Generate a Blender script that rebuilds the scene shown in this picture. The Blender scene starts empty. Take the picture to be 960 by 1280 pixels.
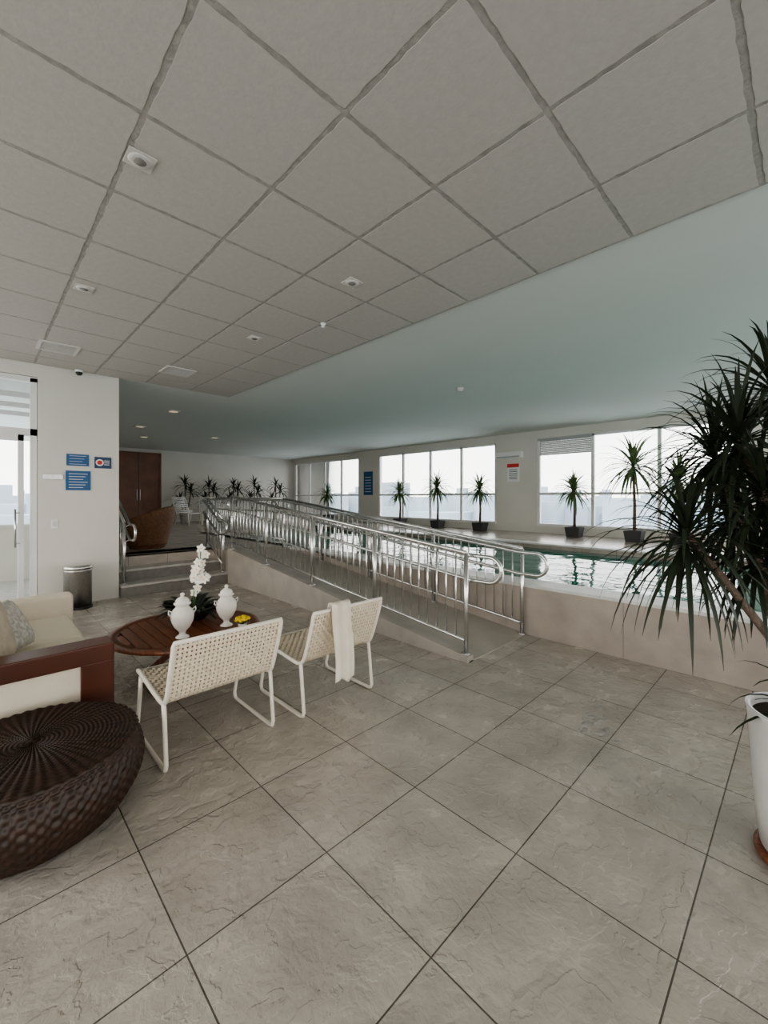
import bpy, math, random
from mathutils import Vector, Matrix
random.seed(7)
S = bpy.context.scene
S.view_settings.look = 'AgX - Medium High Contrast'
TH = math.radians(45.5)
F = 520.0
CZ = 1.5
HOR = 622.0
CEIL = 3.3
DK = 0.555   # pool deck height

# ------------------------------------------------------------ materials
def mat(name, col, rough=0.5, metal=0.0, spec=0.5, noise=None, bump=None, col2=None, emit=None, coord='Object', trans=0):
    m = bpy.data.materials.new(name); m.use_nodes = True
    nt = m.node_tree; N = nt.nodes; L = nt.links
    p = N['Principled BSDF']
    p.inputs['Base Color'].default_value = (*col, 1)
    p.inputs['Roughness'].default_value = rough
    p.inputs['Metallic'].default_value = metal
    p.inputs['Specular IOR Level'].default_value = spec
    if emit:
        p.inputs['Emission Color'].default_value = (*emit[0], 1)
        p.inputs['Emission Strength'].default_value = emit[1]
    tc = N.new('ShaderNodeTexCoord')
    if noise:
        n = N.new('ShaderNodeTexNoise'); n.inputs['Scale'].default_value = noise; n.inputs['Detail'].default_value = 6
        L.new(tc.outputs[coord], n.inputs['Vector'])
        r = N.new('ShaderNodeValToRGB')
        r.color_ramp.elements[0].position = 0.3; r.color_ramp.elements[1].position = 0.7
        r.color_ramp.elements[0].color = (*(col2 or [c*0.8 for c in col]), 1)
        r.color_ramp.elements[1].color = (*col, 1)
        L.new(n.outputs['Fac'], r.inputs['Fac']); L.new(r.outputs['Color'], p.inputs['Base Color'])
    if bump:
        n2 = N.new('ShaderNodeTexNoise'); n2.inputs['Scale'].default_value = bump[0]; n2.inputs['Detail'].default_value = 4
        L.new(tc.outputs[coord], n2.inputs['Vector'])
        b = N.new('ShaderNodeBump'); b.inputs['Strength'].default_value = bump[1]; b.inputs['Distance'].default_value = bump[2]
        L.new(n2.outputs['Fac'], b.inputs['Height']); L.new(b.outputs['Normal'], p.inputs['Normal'])
    return m

def brick_mat(name, c1, c2, mortar, sx, sy, ox, oy, msize, rough, bumpn=None, rot=False, axes='XY', stone=False):
    """regular grid of slabs, world sized"""
    m = bpy.data.materials.new(name); m.use_nodes = True
    nt = m.node_tree; N = nt.nodes; L = nt.links; p = N['Principled BSDF']
    tc = N.new('ShaderNodeTexCoord'); mp = N.new('ShaderNodeMapping')
    sep = N.new('ShaderNodeSeparateXYZ'); L.new(tc.outputs['Object'], sep.inputs[0])
    comb = N.new('ShaderNodeCombineXYZ')
    L.new(sep.outputs[axes[0]], comb.inputs['X']); L.new(sep.outputs[axes[1]], comb.inputs['Y'])
    L.new(comb.outputs[0], mp.inputs['Vector'])
    mp.inputs['Location'].default_value = (-ox, -oy, 0)
    br = N.new('ShaderNodeTexBrick'); br.offset = 0.0; br.squash = 1
    br.inputs['Scale'].default_value = 1.0
    br.inputs['Brick Width'].default_value = sx; br.inputs['Row Height'].default_value = sy
    br.inputs['Mortar Size'].default_value = msize; br.inputs['Mortar Smooth'].default_value = 0.1
    br.inputs['Color1'].default_value = (*c1, 1); br.inputs['Color2'].default_value = (*c2, 1); br.inputs['Mortar'].default_value = (*mortar, 1)
    L.new(mp.outputs[0], br.inputs['Vector'])
    n = N.new('ShaderNodeTexNoise'); n.inputs['Scale'].default_value = 3.0; n.inputs['Detail'].default_value = 8
    L.new(tc.outputs['Object'], n.inputs['Vector'])
    rr = N.new('ShaderNodeMapRange'); rr.inputs[1].default_value = 0.3; rr.inputs[2].default_value = 0.7; rr.inputs[3].default_value = 0.8; rr.inputs[4].default_value = 1.1
    L.new(n.outputs['Fac'], rr.inputs[0])
    mx = N.new('ShaderNodeMix'); mx.data_type = 'RGBA'; mx.blend_type = 'MULTIPLY'; mx.inputs[0].default_value = 1
    L.new(br.outputs['Color'], mx.inputs[6]); L.new(rr.outputs[0], mx.inputs[7])
    L.new(mx.outputs[2], p.inputs['Base Color'])
    p.inputs['Roughness'].default_value = rough
    inv = N.new('ShaderNodeMath'); inv.operation = 'SUBTRACT'; inv.inputs[0].default_value = 1; L.new(br.outputs['Fac'], inv.inputs[1])
    n2 = N.new('ShaderNodeTexNoise'); n2.inputs['Scale'].default_value = (bumpn or (6, 0))[0]; n2.inputs['Detail'].default_value = 4; n2.inputs['Distortion'].default_value = .5
    n2.inputs['Roughness'].default_value = 0.55
    L.new(tc.outputs['Object'], n2.inputs['Vector'])
    hsrc = n2.outputs['Fac']
    if stone:   # cleft slate: terraces with sharp little ledges, plus fine grain
        n3 = N.new('ShaderNodeTexNoise'); n3.inputs['Scale'].default_value = 5.5; n3.inputs['Detail'].default_value = 5; n3.inputs['Distortion'].default_value = .3
        L.new(tc.outputs['Object'], n3.inputs['Vector'])
        cr = N.new('ShaderNodeValToRGB'); cr.color_ramp.elements[0].position = .36; cr.color_ramp.elements[0].color = (0, 0, 0, 1)
        cr.color_ramp.elements[1].position = .66; cr.color_ramp.elements[1].color = (1, 1, 1, 1)
        for ps, vv in ((.42, .28), (.44, .34), (.53, .40), (.545, .68), (.62, .74)):
            el = cr.color_ramp.elements.new(ps); el.color = (vv, vv, vv, 1)
        L.new(n3.outputs['Fac'], cr.inputs[0])
        ad = N.new('ShaderNodeMath'); ad.operation = 'MULTIPLY_ADD'; L.new(n2.outputs['Fac'], ad.inputs[0]); ad.inputs[1].default_value = .8; L.new(cr.outputs[0], ad.inputs[2])
        hsrc = ad.outputs[0]
        # slab gloss varies a little
        rm = N.new('ShaderNodeMapRange'); rm.inputs[1].default_value = .35; rm.inputs[2].default_value = .65; rm.inputs[3].default_value = rough-.07; rm.inputs[4].default_value = rough+.12
        L.new(n.outputs['Fac'], rm.inputs[0]); L.new(rm.outputs[0], p.inputs['Roughness'])
    ml = N.new('ShaderNodeMath'); ml.operation = 'MULTIPLY_ADD'; L.new(hsrc, ml.inputs[0]); ml.inputs[1].default_value = (bumpn or (6, 0))[1]; L.new(inv.outputs[0], ml.inputs[2])
    b = N.new('ShaderNodeBump'); b.inputs['Strength'].default_value = 0.6; b.inputs['Distance'].default_value = 0.006
    L.new(ml.outputs[0], b.inputs['Height']); L.new(b.outputs['Normal'], p.inputs['Normal'])
    return m

M = {}
M['floor'] = brick_mat('stone_slab_floor', (.47, .425, .365), (.41, .37, .32), (.10, .09, .075), .565, .565, .495-5.65, .86-5.65, .0028, .19, (22, 2.3), stone=True)
M['deck'] = brick_mat('deck_stone', (.50, .43, .37), (.46, .40, .34), (.2, .18, .16), .6, .6, 0, 0, .004, .2, (5, .6))
M['lowwall'] = brick_mat('low_wall_stone', (.38, .33, .28), (.35, .305, .26), (.22, .19, .17), 1.2, .6, 0, .0, .003, .5, (9, 1.2), axes='YZ')
M['ramp'] = mat('ramp_stone', (.44, .40, .35), .5, noise=4, bump=(30, .2, .01))
M['coping'] = mat('coping_stone', (.68, .67, .64), .4, noise=6)
M['step'] = mat('step_granite', (.54, .51, .47), .35, noise=12)
M['riser'] = mat('riser_stone', (.25, .23, .21), .5, noise=12)
M['ceilp'] = mat('ceiling_paint_pool_bounce', (.67, .70, .665), .8, noise=.6, col2=(.64, .67, .635))  # faint green of light bounced off the pool is mixed into the colour
M['tile'] = mat('ceiling_panel', (.52, .495, .46), .9, noise=25, col2=(.48, .455, .425), bump=(60, .3, .004))
M['tbar'] = mat('ceiling_joint_strip', (.43, .41, .38), .85, noise=22, col2=(.31, .295, .275), bump=(45, .6, .01))
M['wall'] = mat('wall_paint', (.70, .675, .62), .75, noise=1.5, col2=(.66, .635, .58))
M['white'] = mat('white_frame', (.74, .74, .73), .4)
M['alu'] = mat('grey_shutter', (.42, .43, .43), .5)
M['chrome'] = mat('polished_steel', (.72, .715, .70), .27, metal=1)
M['steel'] = mat('brushed_steel', (.55, .54, .53), .3, metal=1, noise=40)
M['door'] = mat('brown_wood_door', (.22, .095, .05), .45, noise=3, col2=(.15, .065, .038))
M['blue'] = mat('sign_blue', (.025, .11, .26), .5)
M['navy'] = mat('sign_navy', (.03, .06, .13), .5)
M['signw'] = mat('sign_white', (.8, .8, .8), .5)
M['red'] = mat('sign_red', (.6, .05, .04), .5)
M['cream'] = mat('cream_weave', (.80, .70, .54), .55, noise=50, col2=(.72, .62, .47))
M['ctube'] = mat('cream_tube', (.80, .75, .65), .35)
M['cloth'] = mat('throw_cloth', (.78, .72, .60), .9, bump=(60, .5, .01), noise=10, col2=(.72, .66, .55))
M['sofa'] = mat('sofa_fabric', (.78, .70, .57), .9, bump=(250, .4, .004), noise=5, col2=(.72, .64, .52))
M['seat'] = mat('sofa_seat_fabric', (.82, .75, .60), .9, bump=(200, .3, .004))
M['pillow'] = mat('pillow_beige', (.54, .47, .37), .9, noise=20, bump=(150, .4, .004))
M['pillow2'] = mat('pillow_pattern', (.66, .63, .57), .9, noise=40, col2=(.35, .33, .3))
M['wicker'] = mat('dark_wicker', (.050, .024, .014), .45, noise=30, col2=(.020, .010, .006))
M['wicker2'] = mat('brown_wicker', (.22, .10, .045), .5, noise=30, col2=(.11, .05, .022), bump=(60, .8, .02))
M['ceramic'] = mat('white_ceramic', (.80, .77, .71), .18)
M['black'] = mat('black_bowl', (.02, .02, .02), .35)
M['soil'] = mat('soil', (.06, .045, .03), .95, noise=40)
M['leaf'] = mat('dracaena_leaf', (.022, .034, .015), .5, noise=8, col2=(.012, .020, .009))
M['leaf2'] = mat('palm_leaf', (.15, .22, .08), .5, noise=8, col2=(.08, .13, .05))
M['dleaf'] = mat('dark_leaf', (.015, .022, .012), .5)
M['bark'] = mat('bark', (.16, .12, .09), .9, noise=25, bump=(60, 1, .02))
M['petal'] = mat('orchid_petal', (.88, .84, .77), .6)
M['yellow'] = mat('yellow_flower', (.85, .62, .03), .6)
M['potw'] = mat('glazed_pot', (.66, .66, .63), .3, noise=4)
M['potb'] = mat('dark_pot', (.05, .05, .05), .7)
M['rubber'] = mat('dark_plastic', (.03, .03, .03), .5)
M['fix'] = mat('fixture_trim', (.64, .62, .58), .5)
M['lampg'] = mat('lamp_glass', (.25, .24, .22), .15)
M['lit'] = mat('lamp_lit', (.9, .8, .6), .4, emit=((1, .85, .62), .35))
M['wooddk'] = mat('arm_wood', (.12, .034, .016), .35, noise=2.5, col2=(.07, .021, .011))
M['city'] = mat('city_haze_concrete', (.42, .48, .52), .9, noise=.02, col2=(.38, .44, .48))  # pale blue distance haze is painted into the building colour
M['land'] = mat('hazy_land', (.50, .55, .58), 1)  # distance haze put into the base colour here too
M['puddle'] = mat('wet_stone', (.38, .36, .33), .05, bump=(9, 1.0, .06))

def wood_table():
    m = bpy.data.materials.new('table_wood'); m.use_nodes = True
    N = m.node_tree.nodes; L = m.node_tree.links; p = N['Principled BSDF']
    tc = N.new('ShaderNodeTexCoord'); mp = N.new('ShaderNodeMapping'); mp.inputs['Scale'].default_value = (30, 2, 2)
    n = N.new('ShaderNodeTexNoise'); n.inputs['Scale'].default_value = 3; n.inputs['Detail'].default_value = 6
    r = N.new('ShaderNodeValToRGB'); r.color_ramp.elements[0].color = (.095, .030, .014, 1); r.color_ramp.elements[1].color = (.26, .095, .042, 1)
    r.color_ramp.elements[0].position = .3; r.color_ramp.elements[1].position = .7
    L.new(tc.outputs['Object'], mp.inputs[0]); L.new(mp.outputs[0], n.inputs['Vector']); L.new(n.outputs['Fac'], r.inputs[0]); L.new(r.outputs[0], p.inputs['Base Color'])
    p.inputs['Roughness'].default_value = .3
    return m
M['wood'] = wood_table()

def glass():
    m = bpy.data.materials.new('window_glass'); m.use_nodes = True
    N = m.node_tree.nodes; L = m.node_tree.links
    N.remove(N['Principled BSDF']); o = N['Material Output']
    t = N.new('ShaderNodeBsdfTransparent'); t.inputs[0].default_value = (.97, .98, .98, 1)
    g = N.new('ShaderNodeBsdfGlossy'); g.inputs['Roughness'].default_value = .02
    lw = N.new('ShaderNodeLayerWeight'); lw.inputs[0].default_value = .2
    x = N.new('ShaderNodeMixShader'); L.new(lw.outputs['Fresnel'], x.inputs[0]); L.new(t.outputs[0], x.inputs[1]); L.new(g.outputs[0], x.inputs[2]); L.new(x.outputs[0], o.inputs[0])
    return m
M['glass'] = glass()

def water():
    m = bpy.data.materials.new('pool_water'); m.use_nodes = True
    N = m.node_tree.nodes; L = m.node_tree.links; p = N['Principled BSDF']
    p.inputs['Base Color'].default_value = (.012, .17, .13, 1); p.inputs['Roughness'].default_value = .03; p.inputs['IOR'].default_value = 1.33
    p.inputs['Specular IOR Level'].default_value = .35
    tc = N.new('ShaderNodeTexCoord'); n = N.new('ShaderNodeTexNoise'); n.inputs['Scale'].default_value = 2.2; n.inputs['Detail'].default_value = 2
    b = N.new('ShaderNodeBump'); b.inputs['Strength'].default_value = .35; b.inputs['Distance'].default_value = .06
    L.new(tc.outputs['Object'], n.inputs['Vector']); L.new(n.outputs['Fac'], b.inputs['Height']); L.new(b.outputs[0], p.inputs['Normal'])
    return m
M['water'] = water()

# ------------------------------------------------------------ mesh builder
class B:
    def __init__(s, name, mats):
        s.name = name; s.mats = mats; s.v = []; s.f = []; s.mi = []; s.sm = []
    def quad(s, a, m=0, smooth=False):
        i = len(s.v); s.v += [tuple(p) for p in a]; s.f.append(tuple(range(i, i+len(a)))); s.mi.append(m); s.sm.append(smooth)
    def box(s, lo, hi, m=0, T=None):
        x0, y0, z0 = lo; x1, y1, z1 = hi
        P = [Vector(p) for p in ((x0,y0,z0),(x1,y0,z0),(x1,y1,z0),(x0,y1,z0),(x0,y0,z1),(x1,y0,z1),(x1,y1,z1),(x0,y1,z1))]
        if T is not None: P = [T @ p for p in P]
        i = len(s.v); s.v += [tuple(p) for p in P]
        for q in ((0,3,2,1),(4,5,6,7),(0,1,5,4),(1,2,6,5),(2,3,7,6),(3,0,4,7)):
            s.f.append(tuple(i+k for k in q)); s.mi.append(m); s.sm.append(False)
    def prism(s, pts, axis, a, b, m=0):
        def mk(p, t):
            if axis == 'x': return (t, p[0], p[1])
            if axis == 'y': return (p[0], t, p[1])
            return (p[0], p[1], t)
        n = len(pts); i = len(s.v)
        s.v += [mk(p, a) for p in pts] + [mk(p, b) for p in pts]
        s.f.append(tuple(i+k for k in range(n))); s.f.append(tuple(i+n+k for k in reversed(range(n))))
        s.mi += [m, m]; s.sm += [False, False]
        for k in range(n):
            s.f.append((i+k, i+(k+1) % n, i+n+(k+1) % n, i+n+k)); s.mi.append(m); s.sm.append(False)
    def tube(s, pts, r, m=0, n=8, closed=False):
        pts = [Vector(p) for p in pts]; K = len(pts)
        rr = r if isinstance(r, (list, tuple)) else [r]*K
        base = len(s.v); prev = None
        for k, p in enumerate(pts):
            if closed: d = pts[(k+1) % K]-pts[k-1]
            elif k == 0: d = pts[1]-p
            elif k == K-1: d = p-pts[k-1]
            else: d = (pts[k+1]-p).normalized()+(p-pts[k-1]).normalized()
            if d.length < 1e-9: d = Vector((0, 0, 1))
            d.normalize()
            if prev is None:
                up = Vector((0, 0, 1)) if abs(d.z) < .9 else Vector((1, 0, 0))
                u = d.cross(up).normalized()
            else:
                u = (prev-d*prev.dot(d))
                u = u.normalized() if u.length > 1e-6 else d.orthogonal().normalized()
            prev = u; w = d.cross(u)
            for j in range(n):
                a = 2*math.pi*j/n
                s.v.append(tuple(p+(u*math.cos(a)+w*math.sin(a))*rr[k]))
        rng = K if closed else K-1
        for k in range(rng):
            k2 = (k+1) % K
            for j in range(n):
                j2 = (j+1) % n
                s.f.append((base+k*n+j, base+k*n+j2, base+k2*n+j2, base+k2*n+j)); s.mi.append(m); s.sm.append(True)
        if not closed:
            s.f.append(tuple(base+j for j in reversed(range(n)))); s.f.append(tuple(base+(K-1)*n+j for j in range(n)))
            s.mi += [m, m]; s.sm += [False, False]
    def lathe(s, prof, c, m=0, n=32, sx=1, sy=1, fn=None, T=None):
        base = len(s.v); K = len(prof)
        for k, (r, z) in enumerate(prof):
            for j in range(n):
                a = 2*math.pi*j/n
                rr, zz = (r, z) if fn is None else fn(k, a, r, z)
                p = Vector((rr*math.cos(a)*sx, rr*math.sin(a)*sy, zz))
                if T is not None: p = T @ p
                s.v.append((c[0]+p.x, c[1]+p.y, c[2]+p.z))
        for k in range(K-1):
            for j in range(n):
                j2 = (j+1) % n
                s.f.append((base+k*n+j, base+k*n+j2, base+(k+1)*n+j2, base+(k+1)*n+j)); s.mi.append(m); s.sm.append(True)
        s.f.append(tuple(base+j for j in reversed(range(n)))); s.f.append(tuple(base+(K-1)*n+j for j in range(n)))
        s.mi += [m, m]; s.sm += [False, False]
    def grid(s, fn, nu, nv, m=0):
        base = len(s.v)
        for i in range(nu+1):
            for j in range(nv+1): s.v.append(tuple(fn(i/nu, j/nv)))
        for i in range(nu):
            for j in range(nv):
                a = base+i*(nv+1)+j
                s.f.append((a, a+nv+1, a+nv+2, a+1)); s.mi.append(m); s.sm.append(True)
    def leaf(s, base, d, L, w, droop, m=0, seg=7):
        p = Vector(base); d = Vector(d).normalized(); i0 = len(s.v)
        for k in range(seg+1):
            t = k/seg
            side = d.cross(Vector((0, 0, 1)))
            side = side.normalized() if side.length > 1e-3 else Vector((1, 0, 0))
            nrm = side.cross(d).normalized()
            ww = w*(0.55+0.45*math.sin(min(1, t*2.2)*math.pi/2))*(1-t**2.2)*.5+.0006
            s.v += [tuple(p+side*ww+nrm*ww*.35), tuple(p), tuple(p-side*ww+nrm*ww*.35)]
            d = (d+Vector((0, 0, -droop/seg*(0.3+1.4*t)))).normalized()
            p = p+d*(L/seg)
        for k in range(seg):
            a = i0+3*k
            for q in ((a, a+1, a+4, a+3), (a+1, a+2, a+5, a+4)):
                s.f.append(q); s.mi.append(m); s.sm.append(True)
    def crown(s, c, n, L, w, droop, m=0, emin=-25, emax=85, axis=None, jit=1.0):
        for i in range(n):
            ph = i*2.39996+random.uniform(-.25, .25)
            t = (i+.5)/n
            el = math.radians(emin+(emax-emin)*t+random.uniform(-7, 7)*jit)
            d = Vector((math.cos(ph)*math.cos(el), math.sin(ph)*math.cos(el), math.sin(el)))
            if axis is not None: d = (d+Vector(axis)*.35).normalized()
            o = Vector(c)+Vector((0, 0, -.08*(1-t)))+d*.012
            s.leaf(o, d, L*random.uniform(.75, 1.1)*(1-.25*t*t), w, droop*random.uniform(.6, 1.3), m)
    def done(s, parent=None, bevel=0, loc=None, subsurf=0, name=None):
        me = bpy.data.meshes.new(s.name+'_mesh'); me.from_pydata(s.v, [], s.f)
        for mm in s.mats: me.materials.append(mm)
        for p, mi, sm in zip(me.polygons, s.mi, s.sm): p.material_index = mi; p.use_smooth = sm
        me.update()
        o = bpy.data.objects.new(s.name, me); S.collection.objects.link(o)
        if bevel:
            md = o.modifiers.new('bevel', 'BEVEL'); md.width = bevel; md.segments = 3; md.limit_method = 'ANGLE'; md.angle_limit = math.radians(40)
        if parent: o.parent = parent
        return o
def E(name):
    o = bpy.data.objects.new(name, None); S.collection.objects.link(o); o.empty_display_size = .1; return o
def boxobj(name, lo, hi, m, bevel=0, parent=None):
    b = B(name, [m]); b.box(lo, hi); return b.done(parent, bevel)
def px(u, v, z):
    d = (CZ-z)*F/(v-HOR); s = (u-480)/F
    return d*(math.cos(TH)+math.sin(TH)*s), d*(math.sin(TH)-math.cos(TH)*s)
def pd(u, v, d):
    s = (u-480)/F
    return Vector((d*(math.cos(TH)+math.sin(TH)*s), d*(math.sin(TH)-math.cos(TH)*s), CZ-(v-HOR)/F*d))

# ------------------------------------------------------------ room shell
YW = 7.25      # left stub wall plane
YF = 17.2      # far wall
XW = 10.8      # pool window wall
YB = -4.0
XL = -4.0
boxobj('floor', (XL, YB, -.2), (4.3, YW+.02, 0), M['floor'])
b = B('floor_pool_deck', [M['deck'], M['lowwall'], M['coping'], M['step'], M['riser']])
b.box((4.3, YB, 0), (4.5, 7.9, DK-.03), 1)
b.box((4.28, YB, DK-.03), (4.62, 11.5, DK), 2)
b.box((8.2, YB, 0), (XW, 11.5, DK), 0)
b.box((8.05, YB, DK), (8.35, 11.5, DK+.03), 2)
b.box((1.54, 7.85, -.2), (4.5, 11.5, DK), 0)
b.box((3.2, 7.15, 0), (4.5, 7.85, DK), 0)
b.box((1.54, 11.5, -.2), (XW, YF, DK), 0)
b.box((4.5, YB, -.2), (8.2, 11.5, .0), 0)
b.done()
boxobj('pool_water', (4.5, YB+.01, .0), (8.2, 11.5, .47), M['water'])
b = B('stairs', [M['step'], M['riser']])
for i in range(3):
    y = 7.15+.35*i; z = DK/3*(i+1)
    b.box((1.55, y+.02, 0), (3.2, 7.86, z-.035), 1)
    b.box((1.55, y, z-.035), (3.2, y+.38, z), 0)
b.done(bevel=.004)
RX0, RX1, RY0, RY1 = 3.2, 4.3, 2.15, 7.15
b = B('ramp', [M['ramp'], M['lowwall']])
b.prism([(RY0, 0), (RY1, 0), (RY1, DK), (RY0, .012)], 'x', RX0, RX1, 0)
b.prism([(RY0, 0), (RY1, 0), (RY1, DK+.05), (RY0, .06)], 'x', RX0-.03, RX0+.06, 0)
b.done()

# ceiling
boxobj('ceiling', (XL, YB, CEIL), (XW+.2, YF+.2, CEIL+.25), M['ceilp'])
GX1, GY1 = 3.2, 7.2
b = B('ceiling_panel_grid', [M['tile'], M['tbar']])
gx = [1.22+.66*k for k in range(-8, 4)]; gx = [x for x in gx if x > XL+.05]
gy = [1.5+.66*k for k in range(-8, 9)]; gy = [y for y in gy if y > YB+.05]
xs = [XL]+gx; ys = [YB]+gy+[GY1]
if xs[-1] < GX1-.05: xs.append(GX1)
g = .0145
for i in range(len(xs)-1):
    for j in range(len(ys)-1):
        x0, x1, y0, y1 = xs[i]+g, xs[i+1]-g, ys[j]+g, ys[j+1]-g
        K = 14; J = .004
        ring = [(x0+(x1-x0)*k/K, y0+random.uniform(-J, J)) for k in range(K)]+[(x1+random.uniform(-J, J), y0+(y1-y0)*k/K) for k in range(K)]
        ring += [(x1-(x1-x0)*k/K, y1+random.uniform(-J, J)) for k in range(K)]+[(x0+random.uniform(-J, J), y1-(y1-y0)*k/K) for k in range(K)]
        b.prism(ring, 'z', CEIL-.020, CEIL-.0005, 0)
b.box((XL, YB, CEIL-.017), (GX1+.01, GY1, CEIL-.0004), 1)
b.done()

# walls
boxobj('wall_entry', (.6, YW, 0), (1.54, YW+.25, CEIL), M['wall'])
boxobj('wall_hall', (1.34, YW+.25, -.2), (1.54, YF, CEIL), M['wall'])
boxobj('wall_far', (1.34, YF, -.2), (XW+.2, YF+.2, CEIL), M['wall'])
wins = [(.9, 5.1), (6.34, 11.3), (12.4, 17.0), (-3.6, .3)]
ZS, ZT = .78, 3.08
b = B('wall_windows', [M['wall']])
edges = sorted(wins)
b.box((XW, YB, -.2), (XW+.2, YF, ZS)); b.box((XW, YB, ZT), (XW+.2, YF, CEIL))
yprev = YB
for a, c in edges:
    b.box((XW, yprev, ZS), (XW+.2, a, ZT)); yprev = c
b.box((XW, yprev, ZS), (XW+.2, YF, ZT))
b.done()
def portal(name, loc, rot, sx, sy):
    l = bpy.data.lights.new(name, 'AREA'); l.shape = 'RECTANGLE'; l.size = sx; l.size_y = sy
    l.cycles.is_portal = True
    o = bpy.data.objects.new(name, l); S.collection.objects.link(o); o.location = loc; o.rotation_euler = rot
def daylight(name, loc, rot, sx, sy, rad):
    l = bpy.data.lights.new(name, 'AREA'); l.shape = 'RECTANGLE'; l.size = sx; l.size_y = sy
    l.energy = rad*math.pi*sx*sy; l.color = (1, .92, .80)
    o = bpy.data.objects.new(name, l); S.collection.objects.link(o); o.location = loc; o.rotation_euler = rot
RAD = .3
for wi, (a, c) in enumerate(wins):
    e = E('window_%d' % (wi+1))
    b = B('frame', [M['white'], M['glass'], M['alu']])
    n = max(2, round((c-a)/1.27)); st = (c-a)/n
    b.box((XW-.02, a, ZS-.04), (XW+.1, c, ZS+.03)); b.box((XW+.02, a, ZT-.05), (XW+.1, c, ZT))
    b.box((XW+.03, a, 1.57), (XW+.09, c, 1.63))
    for k in range(n+1):
        y = a+st*k; hw = .035 if 0 < k < n else .03
        y = min(max(y, a+hw), c-hw)
        b.box((XW+.02, y-hw, ZS), (XW+.1, y+hw, ZT))
    b.quad([(XW+.06, a, ZS), (XW+.06, c, ZS), (XW+.06, c, ZT), (XW+.06, a, ZT)], 1)
    if wi == 0:
        for q in range(9):
            b.box((XW+.03, c-1.37, ZT-.05-.045*(q+1)), (XW+.055, c-.06, ZT-.055-.045*q), 2)
        b.box((XW+.0, c-1.40, ZT-.06), (XW+.09, c, ZT+.0), 2)
    b.done(e)
    portal('portal_window_%d' % (wi+1), (XW+.15, (a+c)/2, (ZS+ZT)/2), (0, math.radians(90), 0), ZT-ZS, c-a)

e = E('door_1')
b = B('glazed_door', [M['white'], M['glass'], M['chrome']])
for x in (.56, -.5, -1.55, -2.6, -3.65): b.box((x-.035, YW+.03, 0), (x+.035, YW+.13, 3.1))
b.box((XL+.01, YW+.03, 2.33), (.595, YW+.13, 2.42)); b.box((XL+.01, YW+.03, 3.05), (.595, YW+.13, 3.115)); b.box((XL+.01, YW+.03, 0), (.595, YW+.13, .06))
b.box((.40, YW+.01, .06), (.46, YW+.09, 2.33)); b.box((-.4, YW+.01, .06), (-.34, YW+.09, 2.33)); b.box((-.4, YW+.01, .06), (.46, YW+.09, .16)); b.box((-.4, YW+.01, 2.25), (.46, YW+.09, 2.33))
b.quad([(XL+.01, YW+.078, .06), (.55, YW+.078, .06), (.55, YW+.078, 3.08), (XL+.01, YW+.078, 3.08)], 1)
b.tube([(.37, YW-.04, .85), (.37, YW-.04, 1.35)], .012, 2)
for z in (.9, 1.3): b.tube([(.37, YW-.04, z), (.42, YW+.02, z)], .008, 2)
b.done(e)
boxobj('wall_entry_lintel', (XL, YW, 3.12), (.6, YW+.25, CEIL), M['wall'])
portal('portal_door', (-1.7, YW+.18, 1.6), (math.radians(-90), 0, 0), 4.4, 3.0)
b = B('terrace', [M['coping'], M['wall'], M['white']])
b.box((-8, YW+.31, -.25), (1.33, 10.2, -.02), 0)
b.box((-8, 10.2, -.25), (1.33, 10.35, .95), 1); b.box((-8, 10.15, .95), (1.33, 10.4, 1.0), 1)
for x in (1.15, -1.0, -3.2): b.box((x-.06, 9.9, -.02), (x+.06, 10.02, 2.9), 2)
for y in (8.0, 8.9, 9.8): b.box((-4, y, 2.95), (1.3, y+.05, 3.03), 2)
for x in (1.15, -1.0, -3.2): b.box((x-.05, 7.6, 2.87), (x+.05, 10.1, 2.95), 2)
b.done()

b = B('wall_back', [M['wall']])
b.box((XL-.2, YB-.2, -.2), (XW+.2, YB, .6)); b.box((XL-.2, YB-.2, 3.0), (XW+.2, YB, CEIL))
for x0, x1 in ((XL-.2, -3.4), (.4, 1.2), (3.6, 4.2), (10.2, XW+.2)): b.box((x0, YB-.2, .6), (x1, YB, 3.0))
b.done()
b = B('wall_left', [M['wall']])
b.box((XL-.2, YB, -.2), (XL, YW+.3, .5)); b.box((XL-.2, YB, 3.0), (XL, YW+.3, CEIL))
for y0, y1 in ((YB, -3.2), (1.6, 2.4), (6.8, YW+.3)): b.box((XL-.2, y0, .5), (XL, y1, 3.0))
b.done()
for nm, x0, x1 in (('window_5', -3.4, .4), ('window_6', 1.2, 3.6), ('window_7', 4.2, 10.2)):
    b = B(nm, [M['white'], M['glass']])
    n = max(2, round((x1-x0)/1.3))
    for k in range(n+1):
        x = x0+(x1-x0)*k/n; b.box((x-.03, YB-.14, .6), (x+.03, YB-.06, 3.0))
    b.box((x0, YB-.14, .6), (x1, YB-.06, .66)); b.box((x0, YB-.14, 2.94), (x1, YB-.06, 3.0))
    b.done()
    daylight('daylight_'+nm, ((x0+x1)/2, YB-.22, 1.8), (math.radians(90), 0, 0), x1-x0, 2.4, RAD*(4 if x0 > 4 else 1))
for nm, y0, y1 in (('window_8', -3.2, 1.6), ('window_9', 2.4, 6.8)):
    b = B(nm, [M['white'], M['glass']])
    n = 4
    for k in range(n+1):
        y = y0+(y1-y0)*k/n; b.box((XL-.14, y-.03, .5), (XL-.06, y+.03, 3.0))
    b.box((XL-.14, y0, .5), (XL-.06, y1, .56)); b.box((XL-.14, y0, 2.94), (XL-.06, y1, 3.0))
    b.done()
    daylight('daylight_'+nm, (XL-.22, (y0+y1)/2, 1.75), (0, math.radians(-90), 0), 2.5, y1-y0, RAD*(1.2 if y0 < 0 else 8))

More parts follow.
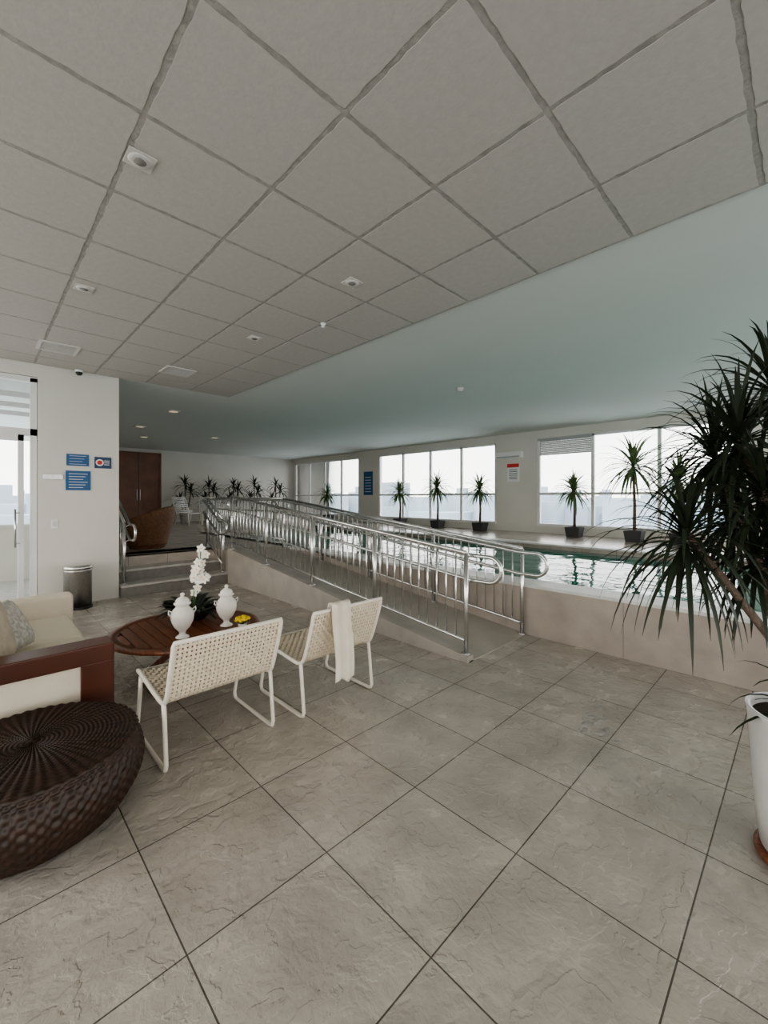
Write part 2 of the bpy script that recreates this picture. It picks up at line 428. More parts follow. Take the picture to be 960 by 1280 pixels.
e = E('wooden_double_door')
b = B('double_leaf', [M['door'], M['steel']])
Y_ = YF-.001
b.box((3.55, YF-.06, DK), (4.24, Y_, 3.1)); b.box((4.26, YF-.06, DK), (4.95, Y_, 3.1))
b.box((3.48, YF-.08, DK), (3.55, Y_, 3.17)); b.box((4.95, YF-.08, DK), (5.02, Y_, 3.17)); b.box((3.48, YF-.08, 3.1), (5.02, Y_, 3.17))
b.tube([(4.2, YF-.1, 1.4), (4.2, YF-.1, 1.8)], .015, 1); b.tube([(4.3, YF-.1, 1.4), (4.3, YF-.1, 1.8)], .015, 1)
b.done(e, bevel=.004)

# ------------------------------------------------------------ railings
def railing(name, x, y0, y1, zf, inner=1, loops=(True, True), H=.93):
    e = E(name)
    b = B('rail_frame', [M['chrome']])
    n = max(2, round((y1-y0)/.115))
    b.tube([(x, y0, zf(y0)+H), (x, y1, zf(y1)+H)], .021, n=10)
    b.tube([(x, y0, zf(y0)+.12), (x, y1, zf(y1)+.12)], .014, n=8)
    np_ = max(1, round((y1-y0)/1.25))
    for k in range(np_+1):
        y = y0+(y1-y0)*k/np_
        b.tube([(x, y, zf(y)-.0), (x, y, zf(y)+H)], .021, n=10)
        b.lathe([(.045, 0), (.045, .008), (.024, .012)], (x, y, zf(y)), n=16)
    for k in range(1, n):
        y = y0+(y1-y0)*k/n
        b.tube([(x, y, zf(y)+.12), (x, y, zf(y)+H)], .0085, n=6)
    b.done(e)
    b = B('hand_rails', [M['chrome']])
    xi = x+inner*.075
    za, zc = H-.03, H-.26
    def loop(y, dirn):
        zt, zb = zf(y)+za, zf(y)+zc; r = (zt-zb)/2; cy = y+dirn*.2
        return [(xi, cy+dirn*math.sin(a)*r, (zt+zb)/2+math.cos(a)*r) for a in [math.pi*k/10 for k in range(11)]]
    if loops[0] and loops[1]:
        l0 = loop(y0, -1); l1 = loop(y1, 1)
        b.tube([(xi, y1, zf(y1)+za), (xi, y0, zf(y0)+za)]+l0+[(xi, y0, zf(y0)+zc), (xi, y1, zf(y1)+zc)]+list(reversed(l1)), .019, n=10, closed=True)
    else:
        l0 = loop(y0, -1)
        b.tube([(xi, y1, zf(y1)+za), (xi, y0, zf(y0)+za)]+l0+[(xi, y0, zf(y0)+zc), (xi, y1, zf(y1)+zc)], .019, n=10)
    for k in range(np_+1):
        y = y0+(y1-y0)*k/np_
        for zz in (za, zc): b.tube([(x, y, zf(y)+zz-.04), (xi, y, zf(y)+zz)], .007, n=6)
    b.done(e)
zr = lambda y: .012+(DK-.012)*min(1, max(0, (y-RY0)/(RY1-RY0)))
zr_in = lambda y: zr(y)+.045
railing('ramp_railing', RX0+.02, 2.2, 7.1, zr_in, inner=1)
railing('ramp_railing', RX1-.05, 2.18, 7.1, zr, inner=-1)
railing('stair_railing', 3.15, 7.3, 8.0, lambda y: DK/3 + (DK*2/3)*min(1, (y-7.3)/.6), inner=-1, loops=(True, False))
railing('stair_railing', 1.62, 7.3, 8.0, lambda y: DK/3 + (DK*2/3)*min(1, (y-7.3)/.6), inner=1, loops=(True, False))
railing('deck_railing', 4.38, 7.3, 10.6, lambda y: DK, inner=-1)

# ------------------------------------------------------------ woven chairs
def woven_chair(name, x0, x1, yb, yf):
    e = E(name)
    w = x1-x0
    ctrl = [(yf-.02, .385), (yf-.06, .40), (yf-.3, .375), (yb+.12, .36), (yb+.055, .375), (yb+.02, .42), (yb-.02, .52), (yb-.07, .66), (yb-.09, .735)]
    def cat(t):
        n = len(ctrl)-1; s = t*n; i = min(int(s), n-1); f = s-i
        P = [ctrl[max(0, i-1)], ctrl[i], ctrl[i+1], ctrl[min(n, i+2)]]
        out = []
        for a in range(2):
            p0, p1, p2, p3 = (q[a] for q in P)
            out.append(.5*((2*p1)+(-p0+p2)*f+(2*p0-5*p1+4*p2-p3)*f*f+(-p0+3*p1-3*p2+p3)*f**3))
        return out
    NT = 400; pts = [cat(k/NT) for k in range(NT+1)]; acc = [0]
    for k in range(NT): acc.append(acc[-1]+math.dist(pts[k], pts[k+1]))
    Lt = acc[-1]
    import bisect
    def at(s):
        s = min(max(s, 0), Lt); k = min(max(bisect.bisect(acc, s)-1, 0), NT-1)
        f = (s-acc[k])/max(1e-9, acc[k+1]-acc[k])
        y = pts[k][0]*(1-f)+pts[k+1][0]*f; z = pts[k][1]*(1-f)+pts[k+1][1]*f
        ty, tz = pts[k+1][0]-pts[k][0], pts[k+1][1]-pts[k][1]; l = math.hypot(ty, tz)
        return y, z, tz/l, ty/l
    def surf(x, s, off):
        y, z, ny, nz = at(s)
        bow = .02*(1-((x-(x0+x1)/2)/(w/2))**2)
        return Vector((x, y-ny*off, z-nz*off-(bow if s < Lt*.5 else 0)))
    b = B('woven_shell', [M['cream']])
    nc = 25; nr = int(Lt/.027); hw = .0082; A = .0045
    for c in range(nc+1):
        x = x0+.012+(w-.024)*c/nc
        K = nr*3
        def fn(u, v, x=x, c=c):
            s = u*Lt; off = A*math.cos(math.pi*(s/Lt*nr+c))
            return surf(x+(v-.5)*2*hw, s, off)
        b.grid(fn, K, 1)
    for r in range(nr+1):
        s0 = Lt*r/nr
        def fn(u, v, s0=s0, r=r):
            x = x0+w*u; c = (x-x0-.012)/(w-.024)*nc
            return surf(x, s0+(v-.5)*2*.0088, -A*math.cos(math.pi*(c+r)))
        b.grid(fn, nc*2, 1)
    b.done(e)
    b = B('tube_frame', [M['ctube']])
    rim = [surf(x0, Lt*k/50, 0) for k in range(51)]+[surf(x1, Lt*(50-k)/50, 0) for k in range(51)]
    b.tube(rim, .013, closed=True, n=10)
    for x, sx in ((x0, -1), (x1, 1)):
        xo = x+sx*.004
        ys, ye = yb+.02, yf-.03
        b.tube([(xo, ys+.04, .375), (xo, ys+.03, .3), (xo, ys+.0, .05), (xo, ys+.01, .022), (xo, ys+.04, .013), (xo, ye-.04, .013), (xo, ye-.01, .022), (xo, ye, .05), (xo, ye-.07, .3), (xo, ye-.08, .385)], .0125, n=10)
    b.tube([(x0, yb+.12, .35), (x1, yb+.12, .35)], .010); b.tube([(x0, yf-.12, .36), (x1, yf-.12, .36)], .010)
    b.done(e)
woven_chair('woven_lounge_chair', .74, 1.375, 2.41, 3.02)
woven_chair('woven_lounge_chair', 1.585, 2.2, 2.36, 3.0)
b = B('throw_blanket', [M['cloth']])
def cl(u, v):
    x = 1.80+.125*(u-.5)*1.3+.012*math.sin(v*9)
    topy, topz = 2.27, .755
    if v < .35:
        t = v/.35; p = (topy+.03+.12*(1-t), topz-.28*(1-t))
    elif v < .5:
        t = (v-.35)/.15; a = math.pi*t; p = (topy+.03*math.cos(a), topz+.025*math.sin(a))
    else:
        t = (v-.5)/.5; p = (topy-.03-.015*t, topz-.50*t)
    fold = .013*math.sin(u*13+v*3)
    return (x+fold*.3, p[0]-.008+fold*.8*(1 if v > .4 else .5), p[1]+.015*math.sin(u*7)*(v > .9))
b.grid(cl, 24, 40)
o = b.done(); md = o.modifiers.new('sol', 'SOLIDIFY'); md.thickness = .006

# ------------------------------------------------------------ coffee table
TX, TY, TZ, TR = 1.27, 3.63, .42, .575
e = E('round_coffee_table')
b = B('slatted_top', [M['wood']])
n = 13; sw = 2*(TR-.05)/n
for i in range(n):
    xa = -TR+.05+sw*i+.004; xb = xa+sw-.008
    xm = max(abs(xa), abs(xb)); hl = math.sqrt(max(.0004, (TR-.04)**2-xm**2))
    b.box((TX+xa, TY-hl, TZ-.025), (TX+xb, TY+hl, TZ-.002))
b.lathe([(TR-.075, TZ-.028), (TR-.004, TZ-.028), (TR, TZ-.02), (TR, TZ-.006), (TR-.006, TZ), (TR-.075, TZ), (TR-.078, TZ-.014), (TR-.075, TZ-.028)], (TX, TY, 0), n=72)
b.f.pop(); b.f.pop(); b.mi = b.mi[:-2]; b.sm = b.sm[:-2]
b.done(e)
b = B('crossed_legs', [M['wood']])
for sgn in (1, -1):
    for yy in (-.22, .22):
        T = Matrix.Translation((TX, TY+yy+.014*sgn, .2)) @ Matrix.Rotation(sgn*math.radians(58), 4, 'Y')
        b.box((-.028, -.013, -.36), (.028, .013, .36), T=T)
for x in (-.32, .32): b.box((TX+x-.02, TY-.3, .355), (TX+x+.02, TY+.3, .392))
for x in (-.30, .30): b.box((TX+x-.02, TY-.24, .0), (TX+x+.02, TY+.24, .035))
b.box((TX-.02, TY-.25, .19), (TX+.02, TY+.25, .22))
o = b.done(e)

def urn(x, y):
    b = B('lidded_urn_vase', [M['ceramic']])
    pr = [(.045, 0), (.05, .004), (.048, .012), (.026, .025), (.022, .04), (.03, .055), (.058, .085), (.078, .13), (.084, .17), (.08, .20), (.062, .225), (.05, .235), (.048, .25), (.062, .262), (.062, .270), (.045, .275), (.052, .285), (.04, .303), (.018, .315), (.01, .322), (.016, .332), (.014, .343), (.004, .348)]
    b.lathe(pr, (x, y, TZ), n=36)
    for sg in (1, -1):
        b.tube([(x+sg*.07, y, TZ+.205), (x+sg*.098, y, TZ+.225), (x+sg*.1, y, TZ+.20), (x+sg*.082, y, TZ+.175)], .006)
    b.done()
urn(*px(228, 797, TZ)); urn(*px(283, 782, TZ))
ox, oy = px(240, 774, TZ)
e = E('potted_orchid')
b = B('bowl', [M['black'], M['soil'], M['dleaf'], M['leaf2'], M['petal'], M['yellow']])
Rz = Matrix.Rotation(math.radians(-45), 4, 'Z')
def bowlz(k, a, r, z):
    return r, z+(.05*abs(math.cos(a))**3 if r > .07 and z > .03 else 0)
b.lathe([(.06, 0), (.11, .004), (.20, .05), (.26, .10), (.245, .105), (.17, .065), (.03, .055)], (ox, oy, TZ), 0, n=40, sy=.5, fn=bowlz, T=Rz)
b.lathe([(.002, .07), (.17, .07), (.17, .066)], (ox, oy, TZ), 1, n=24, sy=.5, T=Rz)
for i in range(30):
    a = i*2.4; dx = Vector((math.cos(a), math.sin(a), .35+.6*random.random()))
    b.leaf((ox+.05*math.cos(a), oy+.05*math.sin(a), TZ+.06), dx, random.uniform(.22, .32), .08, 1.0, 2)
def blossom(c, nrm, r):
    nrm = Vector(nrm).normalized(); u = nrm.orthogonal().normalized(); w = nrm.cross(u)
    for k in range(5):
        a = 2*math.pi*k/5; d = u*math.cos(a)+w*math.sin(a); t = nrm.cross(d)
        c0 = Vector(c)
        pts = [c0, c0+d*r*.5+t*r*.42+nrm*r*.1, c0+d*r*1.0+t*r*.2+nrm*r*.05, c0+d*r*1.08, c0+d*r*1.0-t*r*.2+nrm*r*.05, c0+d*r*.5-t*r*.42+nrm*r*.1]
        b.quad(pts, 4, True)
    b.lathe([(.001, -.006), (.006, 0), (.001, .008)], tuple(Vector(c)+nrm*.004), 5, n=8)
st = [Vector((ox, oy, TZ+.05)), Vector((ox+.01, oy-.02, TZ+.25)), Vector((ox+.03, oy-.04, TZ+.42)), Vector((ox+.05, oy-.06, TZ+.54)), Vector((ox+.05, oy-.07, TZ+.62))]
b.tube(st, .004, 3, n=6)
st2 = [Vector((ox, oy, TZ+.05)), Vector((ox+.03, oy-.02, TZ+.22)), Vector((ox+.06, oy-.07, TZ+.34)), Vector((ox+.07, oy-.10, TZ+.40))]
b.tube(st2, .004, 3, n=6)
for q in range(26):
    base = st if q % 3 else st2
    t = random.uniform(.42, 1)*(len(base)-1); i = min(int(t), len(base)-2)
    c = base[i].lerp(base[i+1], t-i)+Vector((random.uniform(-.04, .04), random.uniform(-.04, .04), random.uniform(-.02, .02)))
    blossom(c, (-.5+random.uniform(-.5, .5), -.7+random.uniform(-.4, .4), random.uniform(-.1, .5)), .037)
b.done(e)
fx, fy = px(303, 786, TZ)
b = B('yellow_flower_pot', [M['ceramic'], M['yellow'], M['leaf2']])
b.lathe([(.022, 0), (.028, .003), (.036, .04), (.038, .048), (.033, .045), (.03, .035)], (fx, fy, TZ), 0, n=24)
for i in range(22):
    a = i*2.4; r = .012+.042*math.sqrt(i/22)
    c = (fx+r*math.cos(a), fy+r*math.sin(a), TZ+.078+.022*math.cos(r*30)+random.uniform(-.006, .006))
    b.lathe([(.002, -.012), (.012, -.006), (.018, .002), (.011, .010), (.002, .012)], c, 1, n=9, fn=lambda k, a, r, z: (r*(1+.25*math.cos(5*a)), z))
    b.tube([(fx, fy, TZ+.03), c], .0015, 2, n=5)
for i in range(10):
    b.leaf((fx, fy, TZ+.045), (math.cos(i*2.4), math.sin(i*2.4), .5), .06, .02, 1, 2, seg=4)
b.done()

# ------------------------------------------------------------ sofa
SX0, SX1, SY0, SY1 = -.42, .62, 3.04, 5.0
e = E('sofa')
b = B('wooden_arm', [M['wooddk']])
b.box((SX0, SY0-.01, .49), (SX1, SY0+.17, .60)); b.box((SX1-.17, SY0-.01, 0), (SX1, SY0+.17, .50)); b.box((SX0, SY0-.01, 0), (SX0+.15, SY0+.17, .50))
b.box((SX0+.15, SY0+.0, .06), (SX1-.17, SY0+.16, .14))
b.done(e, bevel=.008)
b = B('arm_panel', [M['sofa']])
b.box((SX0+.14, SY0+.015, .13), (SX1-.16, SY0+.155, .49)); b.done(e, bevel=.01)
b = B('base', [M['sofa']]); b.box((SX0, SY0+.17, .06), (SX1-.03, SY1-.16, .24)); b.done(e, bevel=.015)
b = B('far_arm', [M['sofa']]); b.box((SX0, SY1-.17, .04), (SX1+.04, SY1, .60)); b.done(e, bevel=.03)
b = B('backrest', [M['sofa']]); b.box((SX0-.02, SY0+.17, .24), (SX0+.2, SY1-.17, .72)); b.done(e, bevel=.04)
b = B('feet', [M['wooddk']])
for x in (SX0+.05, SX1-.12):
    b.box((x, SY1-.14, 0), (x+.06, SY1-.06, .05))
b.done(e)
for k in range(2):
    y0 = SY0+.18+k*.81
    b = B('seat_cushion', [M['seat']]); b.box((SX0+.2, y0, .24), (SX1, y0+.79, .42)); b.done(e, bevel=.045)
def cushion(name, c, w, h, t, rot, m):
    b = B(name, [m])
    R = Matrix.Translation(c) @ rot
    def side(sg):
        def fn(u, v):
            a, bb = 2*u-1, 2*v-1
            k = max(0, (1-a**4))*max(0, (1-bb**4))
            return R @ Vector((a*w/2*(1-.05*(1-abs(bb))*abs(a)), sg*t/2*k**.5, bb*h/2*(1-.05*(1-abs(a))*abs(bb))))
        return fn
    b.grid(side(1), 16, 16); b.grid(side(-1), 16, 16)
    return b.done(e)
cushion('throw_pillow', (.02, 3.48, .67), .48, .46, .19, Matrix.Rotation(math.radians(66), 4, 'Z') @ Matrix.Rotation(math.radians(-16), 4, 'X'), M['pillow'])
cushion('throw_pillow', (.14, 3.86, .60), .40, .36, .15, Matrix.Rotation(math.radians(60), 4, 'Z') @ Matrix.Rotation(math.radians(-28), 4, 'X'), M['pillow2'])
cushion('throw_pillow', (-.08, 4.35, .64), .44, .42, .16, Matrix.Rotation(math.radians(95), 4, 'Z') @ Matrix.Rotation(math.radians(-14), 4, 'X'), M['pillow'])

# ------------------------------------------------------------ wicker ottoman
b = B('wicker_ottoman', [M['wicker']])
prof = []
R0 = .45
for k in range(14): prof.append((.30, .0) if k == 0 else (R0*(.72+.28*math.sin(math.pi*(k/13)*.62+.18)), .30*k/13))
prof += [(R0*(.93+.02*math.cos(a)), .30+.05*math.sin(a)) for a in [math.pi/2*q/6 for q in range(1, 5)]]
rl = prof[-1][0]
for q in range(1, 30): prof.append((rl*(1-q/30), .349+.012*math.sin(q/30*math.pi/2)))
dens = []
for k in range(len(prof)-1):
    for t in range(3): dens.append((prof[k][0]*(1-t/3)+prof[k+1][0]*t/3, prof[k][1]*(1-t/3)+prof[k+1][1]*t/3))
dens.append((.004, .362))
def wv(k, a, r, z):
    if z < .34:
        h = .005*math.sin(k*math.pi/3)*(1 if math.sin(a*54) > 0 else -1)
        return r+h, z
    h = .003*math.cos(r*330)+.003*math.sin(a*54+r*14)
    return r, z+h
b.lathe(dens, (.19, 2.53, 0), n=324, fn=wv)
b.done()

# ------------------------------------------------------------ trash bin
b = B('pedal_bin', [M['steel'], M['rubber'], M['chrome']])
bx, by = 1.0, 6.98
b.lathe([(.165, 0), (.168, .03)], (bx, by, 0), 1, n=40)
b.lathe([(.16, .03), (.16, .50), (.163, .505), (.163, .53)], (bx, by, 0), 0, n=40)
b.lathe([(.168, .53), (.168, .56), (.15, .585), (.1, .60), (.01, .607)], (bx, by, 0), 2, n=40)
b.box((bx-.03, by-.21, .012), (bx+.03, by-.14, .028), 1)
b.done()

# ------------------------------------------------------------ signs on left wall
def wall_px(u, v, yw=YW):
    s = (u-480)/F; d = yw/(math.sin(TH)-math.cos(TH)*s)
    return d*(math.cos(TH)+math.sin(TH)*s), CZ-(v-HOR)/F*d
def sign(name, u0, v0, u1, v1, kind):
    xa, za = wall_px(u0, v0); xb, zb = wall_px(u1, v1)
    z0, z1 = min(za, zb), max(za, zb)
    b = B(name, [M['blue'], M['signw'], M['navy'], M['red']])
    b.box((xa, YW-.012, z0), (xb, YW-.001, z1), 0 if kind != 2 else 2)
    w, h = xb-xa, z1-z0
    if kind == 2:
        b.box((xa+w*.08, YW-.014, z0+h*.15), (xa+w*.92, YW-.011, z1-h*.15), 2)
        b.lathe([(h*.3, 0), (h*.3, .004)], (xa+w*.3, YW-.013, (z0+z1)/2), 1, n=20, T=Matrix.Rotation(math.radians(90), 4, 'X'))
        b.lathe([(h*.2, 0), (h*.2, .005)], (xa+w*.3, YW-.013, (z0+z1)/2), 3, n=20, T=Matrix.Rotation(math.radians(90), 4, 'X'))
        for i in range(3): b.box((xa+w*.56, YW-.017, z0+h*(.3+.17*i)), (xa+w*.88, YW-.013, z0+h*(.36+.17*i)), 1)
    else:
        n = 4 if kind == 0 else 6
        for i in range(n):
            zz = z1-h*(.16+.7*i/(n-1))
            b.box((xa+w*.12, YW-.014, zz-h*.012), (xa+w*(.88-.18*((i*7) % 3)/2), YW-.011, zz+h*.012), 1)
    b.done()
sign('pool_rules_sign', 83, 567, 111, 583, 0); sign('pool_rules_sign', 82, 588, 113, 613, 1); sign('no_glass_sign', 118, 571, 139, 586, 2)
x, z = wall_px(66, 596); boxobj('door_name_plate', (x-.11, YW-.015, z-.035), (x+.11, YW-.001, z+.035), M['steel'], .003)
x, z = wall_px(68, 655)
b = B('light_switch', [M['signw'], M['fix']]); b.box((x-.04, YW-.01, z-.06), (x+.04, YW-.001, z+.06)); b.box((x-.02, YW-.016, z-.03), (x+.02, YW-.009, z+.03), 1); b.done(bevel=.002)
b = B('security_camera', [M['signw'], M['rubber']])
x, _ = wall_px(97, 466); b.lathe([(.05, -.03), (.05, 0)], (x, YW-.12, CEIL-.021), 0, n=20); b.lathe([(.003, -.075), (.025, -.068), (.04, -.045), (.042, -.03)], (x, YW-.12, CEIL-.021), 1, n=20); b.done()

b = B('warning_sign', [M['signw'], M['red'], M['rubber']])
b.box((XW-.015, 5.62, 1.95), (XW-.001, 5.98, 2.45), 0); b.box((XW-.018, 5.62, 2.35), (XW-.012, 5.98, 2.45), 1)
for i in range(6): b.box((XW-.018, 5.67, 2.02+.05*i), (XW-.014, 5.92, 2.035+.05*i), 2)
b.done()
b = B('wall_fan_heater', [M['signw'], M['alu']])
b.box((XW-.14, 5.5, 2.6), (XW-.001, 6.3, 2.78), 0); b.box((XW-.145, 5.55, 2.62), (XW-.138, 6.25, 2.66), 1); b.done(bevel=.01)
b = B('pool_notice_board', [M['blue'], M['signw']])
b.box((XW-.015, 11.6, 1.6), (XW-.001, 12.1, 2.5), 0)
for i in range(6): b.box((XW-.018, 11.68, 1.72+.11*i), (XW-.014, 12.02, 1.74+.11*i), 1)
b.done()

# ------------------------------------------------------------ ceiling fittings
def cpx(u, v, z=CEIL): return px(u, v, z)
for (u, v) in ((175, 195), (440, 350), (105, 357), (318, 420)):
    x, y = cpx(u, v)
    b = B('recessed_downlight', [M['fix'], M['lampg'], M['rubber']])
    Z = CEIL-.0205
    b.box((x-.065, y-.065, Z-.006), (x+.065, y+.065, Z), 0)
    b.lathe([(.034, -.012), (.052, -.012), (.056, -.006), (.056, 0)], (x, y, Z), 0, n=28)
    b.lathe([(.002, -.018), (.025, -.016), (.036, -.008)], (x, y, Z), 1, n=24)
    b.done()
for (u, v) in ((73, 432), (222, 462)):
    x, y = cpx(u, v)
    b = B('air_vent_grille', [M['fix'], M['rubber']])
    Z = CEIL-.0205
    b.box((x-.17, y-.17, Z-.004), (x+.17, y+.17, Z-.001), 1)
    for a_ in ((-.19, -.19, .19, -.16), (-.19, .16, .19, .19), (-.19, -.16, -.16, .16), (.16, -.16, .19, .16)):
        b.box((x+a_[0], y+a_[1], Z-.014), (x+a_[2], y+a_[3], Z), 0)
    for k in range(7): b.box((x-.16, y-.14+.043*k, Z-.012), (x+.16, y-.127+.043*k, Z-.003), 0)
    b.done()
for (u, v) in ((217, 514), (175, 533), (268, 547), (180, 546)):
    x, y = cpx(u, v)
    b = B('ceiling_lamp', [M['fix'], M['lit']]); b.box((x-.12, y-.12, CEIL-.012), (x+.12, y+.12, CEIL), 0); b.lathe([(.09, -.016), (.09, -.01)], (x, y, CEIL), 1, n=24); b.done()
x, y = cpx(575, 485)
b = B('smoke_detector', [M['fix']]); b.lathe([(.02, -.055), (.045, -.045), (.055, -.025), (.06, 0)], (x, y, CEIL), 0, n=24); b.done()
x, y = cpx(404, 402)
b = B('sprinkler_head', [M['signw']]); b.lathe([(.012, -.04), (.02, -.035), (.012, -.02), (.03, -.004), (.03, 0)], (x, y, CEIL-.0205), 0, n=16); b.done()

# ------------------------------------------------------------ rattan tub chair on deck
e = E('rattan_tub_chair')
cx, cy = 2.32, 8.75
b = B('shell', [M['wicker2']])
def tub(u, v):
    a = math.radians(-150+300*u)-math.radians(40)
    hgt = .32+.40*(0.5+0.5*math.cos((u-.5)*2*math.pi*.9))**.8
    z = .06+v*hgt
    r = .31+.09*math.sin(v*1.6)+.05*v
    return (cx+r*math.cos(a), cy+r*math.sin(a), DK+z)
b.grid(tub, 60, 16)
o = b.done(e); md = o.modifiers.new('s', 'SOLIDIFY'); md.thickness = .045; md.offset = 0
b = B('seat_base', [M['wicker2']]); b.lathe([(.29, .0), (.31, .06), (.33, .28), (.30, .31)], (cx, cy, DK), 0, n=40); b.done(e)
b = B('cushion', [M['seat']]); b.lathe([(.27, .30), (.30, .33), (.30, .38), (.26, .41), (.01, .42)], (cx, cy, DK), 0, n=40)
b.done(e)

def lounger(x, y, rot):
    b = B('pool_chair', [M['ctube'], M['signw']])
    T = Matrix.Translation((x, y, DK)) @ Matrix.Rotation(rot, 4, 'Z')
    P = lambda *p: tuple(T @ Vector(p))
    for sx in (-.28, .28):
        b.tube([P(sx, -.3, .0), P(sx, -.28, .4), P(sx, .25, .36), P(sx, .5, .95)], .018)
        b.tube([P(sx, .35, 0), P(sx, .22, .36), P(sx, .0, .58), P(sx, -.28, .56), P(sx, -.28, .4)], .016)
    b.tube([P(-.28, .5, .95), P(.28, .5, .95)], .018)
    for k in range(9): b.tube([P(-.28, -.27+.062*k, .40-.004*k), P(.28, -.27+.062*k, .40-.004*k)], .02, 1, n=6)
    for k in range(1, 9): b.tube([P(-.28, .25+.028*k, .36+.066*k), P(.28, .25+.028*k, .36+.066*k)], .02, 1, n=6)
    b.done()
for (u, v, r) in ((236, 656, .4), (262, 655, -.2)):
    x, y = px(u, v, DK); lounger(x, y, r)

# ------------------------------------------------------------ plants
def square_pot(b, x, y, z, w, h, m, ms):
    s = w/2
    pr = [(s*.8*1.414, 0), (s*1.414, h), (s*1.414*.9, h), (s*1.414*.88, h-.04)]
    b.lathe(pr, (x, y, z), m, n=4, T=Matrix.Rotation(math.radians(45), 4, 'Z')); b.lathe([(.01, h-.045), (s*1.2, h-.04)], (x, y, z), ms, n=4, T=Matrix.Rotation(math.radians(45), 4, 'Z'))
    for i in range(len(b.sm)): b.sm[i] = False
def window_palm(y, x, hgt, L, n=75):
    b = B('potted_yucca', [M['potb'], M['soil'], M['bark'], M['leaf2'], M['leaf']])
    square_pot(b, x, y, DK, .34, .24, 0, 1)
    b.tube([(x, y, DK+.20), (x+.02, y, DK+.4+hgt*.3), (x-.01, y+.02, DK+.38+hgt)], [.035, .03, .022], 2, n=8)
    b.crown((x-.01, y+.02, DK+.40+hgt), n, L, .055, 1.5, 3, emin=-45)
    b.done()
def wy(u, xx):
    s = (u-480)/F; return xx*(math.sin(TH)-math.cos(TH)*s)/(math.cos(TH)+math.sin(TH)*s)
for u, xx, hg, L in ((410, 10.2, .7, .6), (500, 10.2, .75, .65), (547, 10.2, .9, .68), (600, 10.2, .8, .65), (718, 10.2, .75, .65), (793, 10.0, 1.25, .95), (850, 10.0, .9, .85)):
    window_palm(wy(u, xx), xx, hg, L)
for us in ((232, 262), (292, 318, 345)):
    for u in us:
        s = (u-480)/F; yy = YF-.95; d = yy/(math.sin(TH)-math.cos(TH)*s); x = d*(math.cos(TH)+math.sin(TH)*s)
        b = B('potted_dracaena', [M['potw'], M['soil'], M['bark'], M['leaf'], M['leaf2']])
        b.lathe([(.16, 0), (.23, .45), (.24, .48), (.21, .48), (.2, .44)], (x, yy, DK), 0, n=20); b.lathe([(.01, .43), (.2, .44)], (x, yy, DK), 1, n=20)
        for q in range(3):
            h = (.45, .75, 1.0)[q]+random.uniform(-.08, .08); ax, ay = (-.18, .18, 0)[q], random.uniform(-.1, .1)
            b.tube([(x+ax*.4, yy+ay*.4, DK+.42), (x+ax, yy+ay, DK+.44+h)], .02, 2, n=6)
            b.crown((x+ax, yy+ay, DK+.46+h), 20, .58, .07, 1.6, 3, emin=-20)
        b.done()

# big foreground dracaena
PX, PY = 2.42, -.02
b = B('potted_dragon_tree', [M['potw'], M['soil'], M['bark'], M['leaf'], M['wood']])
b.lathe([(.15, 0), (.165, .01), (.185, .2), (.20, .45), (.208, .56), (.213, .58), (.198, .58), (.19, .53)], (PX, PY, .035), 0, n=48)
b.lathe([(.01, .54), (.2, .545)], (PX, PY, .035), 1, n=32)
b.lathe([(.175, 0), (.185, .012), (.185, .03), (.17, .035)], (PX, PY, 0), 4, n=40)
Zp = .57
def trunk(pts, r0, r1):
    n = len(pts); b.tube(pts, [r0+(r1-r0)*k/(n-1) for k in range(n)], 2, n=10)
base = Vector((PX, PY, Zp))
c1 = pd(922, 545, 1.9); c2 = pd(858, 665, 1.8); c3 = pd(915, 640, 2.1); c4 = pd(965, 480, 1.95); c5 = pd(955, 610, 1.75); c6 = pd(892, 565, 2.1); c7 = pd(945, 690, 1.85)
trunk([base+Vector((.0, .02, 0)), base.lerp(c2, .35)+Vector((.03, -.04, .02)), base.lerp(c2, .75)+Vector((.02, -.02, 0)), c2], .020, .013)
trunk([base+Vector((.03, 0, 0)), base.lerp(c1, .5)+Vector((.05, -.04, 0)), c1], .026, .016)
trunk([base+Vector((.05, .03, 0)), base.lerp(c3, .5)+Vector((.05, .0, 0)), c3], .022, .014)
trunk([base+Vector((.04, -.04, 0)), base.lerp(c4, .5)+Vector((.07, -.04, 0)), c4], .026, .016)
trunk([base+Vector((-.02, -.04, 0)), base.lerp(c5, .5)+Vector((.03, -.06, 0)), c5], .022, .014)
trunk([c3.lerp(base, .4), c6], .018, .014)
trunk([base+Vector((.0, -.02, 0)), c7], .018, .013)
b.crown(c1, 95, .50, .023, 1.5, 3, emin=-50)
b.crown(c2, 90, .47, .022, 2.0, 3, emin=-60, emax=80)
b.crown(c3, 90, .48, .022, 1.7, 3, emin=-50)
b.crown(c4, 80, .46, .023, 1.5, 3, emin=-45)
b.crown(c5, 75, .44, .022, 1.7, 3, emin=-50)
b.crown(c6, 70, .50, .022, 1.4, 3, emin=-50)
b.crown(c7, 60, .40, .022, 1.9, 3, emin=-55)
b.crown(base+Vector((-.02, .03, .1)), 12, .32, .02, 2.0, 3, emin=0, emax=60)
b.done()

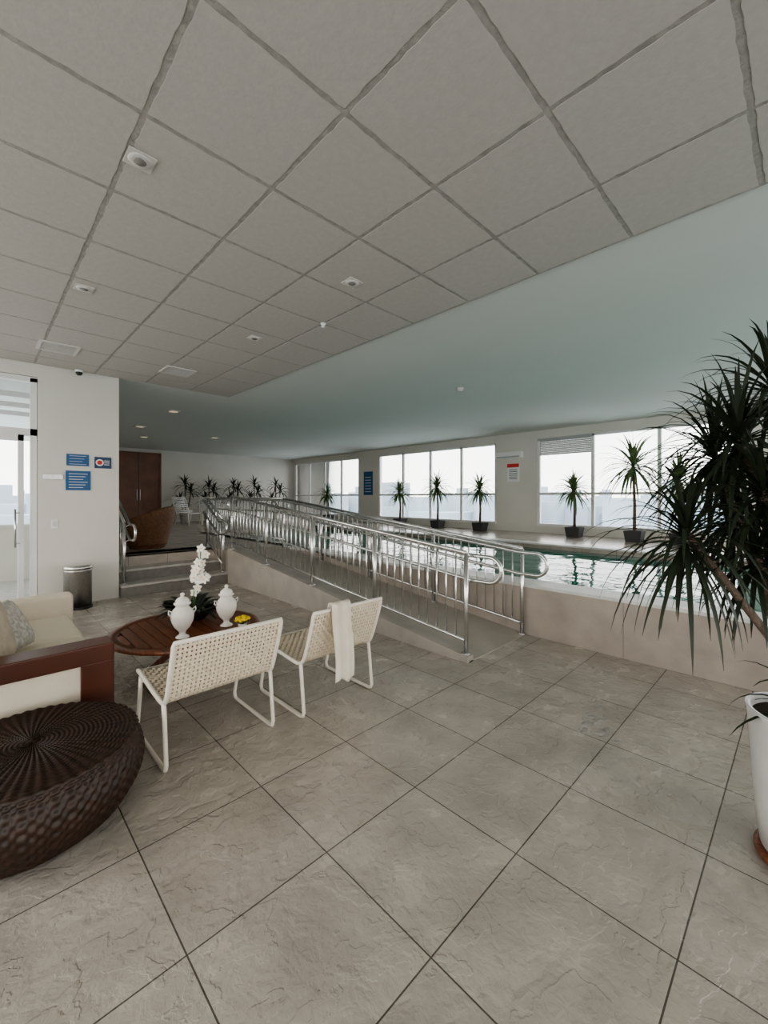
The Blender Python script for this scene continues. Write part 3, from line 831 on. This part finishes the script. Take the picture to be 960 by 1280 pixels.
# wet patch on the slabs
b = B('water_puddle', [M['puddle']])
for (u, v, ra, rb) in ((740, 900, .10, .06), (755, 915, .07, .04), (728, 912, .05, .025), (748, 884, .05, .03), (772, 925, .03, .02)):
    x, y = px(u, v, 0)
    ring = []
    for k in range(26):
        a = 2*math.pi*k/26; q = 1+.22*math.sin(3*a+u)+.12*math.sin(7*a+v)
        ring.append((x+ra*q*math.cos(a), y+rb*q*math.sin(a)))
    b.prism(ring[::-1], 'z', .0002, .0015, 0)
b.done()

# ------------------------------------------------------------ outside world
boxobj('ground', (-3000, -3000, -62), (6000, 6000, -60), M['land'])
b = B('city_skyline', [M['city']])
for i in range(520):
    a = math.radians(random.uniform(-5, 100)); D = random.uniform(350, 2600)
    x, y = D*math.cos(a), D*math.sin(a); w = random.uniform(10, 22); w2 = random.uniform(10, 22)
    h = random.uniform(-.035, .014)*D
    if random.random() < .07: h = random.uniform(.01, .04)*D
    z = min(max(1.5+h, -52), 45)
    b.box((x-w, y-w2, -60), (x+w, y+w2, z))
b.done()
W = bpy.data.worlds.new('World'); S.world = W; W.use_nodes = True
N = W.node_tree.nodes; L = W.node_tree.links; bg = N['Background']
tc = N.new('ShaderNodeTexCoord'); sp = N.new('ShaderNodeSeparateXYZ'); rp = N.new('ShaderNodeValToRGB')
L.new(tc.outputs['Generated'], sp.inputs[0]); L.new(sp.outputs['Z'], rp.inputs[0]); L.new(rp.outputs[0], bg.inputs['Color'])
rp.color_ramp.elements[0].position = 0; rp.color_ramp.elements[0].color = (1, .98, .95, 1)
rp.color_ramp.elements[1].position = .6; rp.color_ramp.elements[1].color = (.86, .89, .93, 1)
bg.inputs['Strength'].default_value = 4.3

cam = bpy.data.cameras.new('camera'); co = bpy.data.objects.new('camera', cam); S.collection.objects.link(co)
co.location = (0, 0, CZ); co.rotation_euler = (math.radians(90), 0, TH-math.radians(90))
cam.sensor_fit = 'VERTICAL'; cam.sensor_height = 36; cam.sensor_width = 27; cam.lens = F/1280*36
cam.shift_y = -(640-HOR)/1280; cam.clip_end = 10000; cam.clip_start = .05
S.camera = co
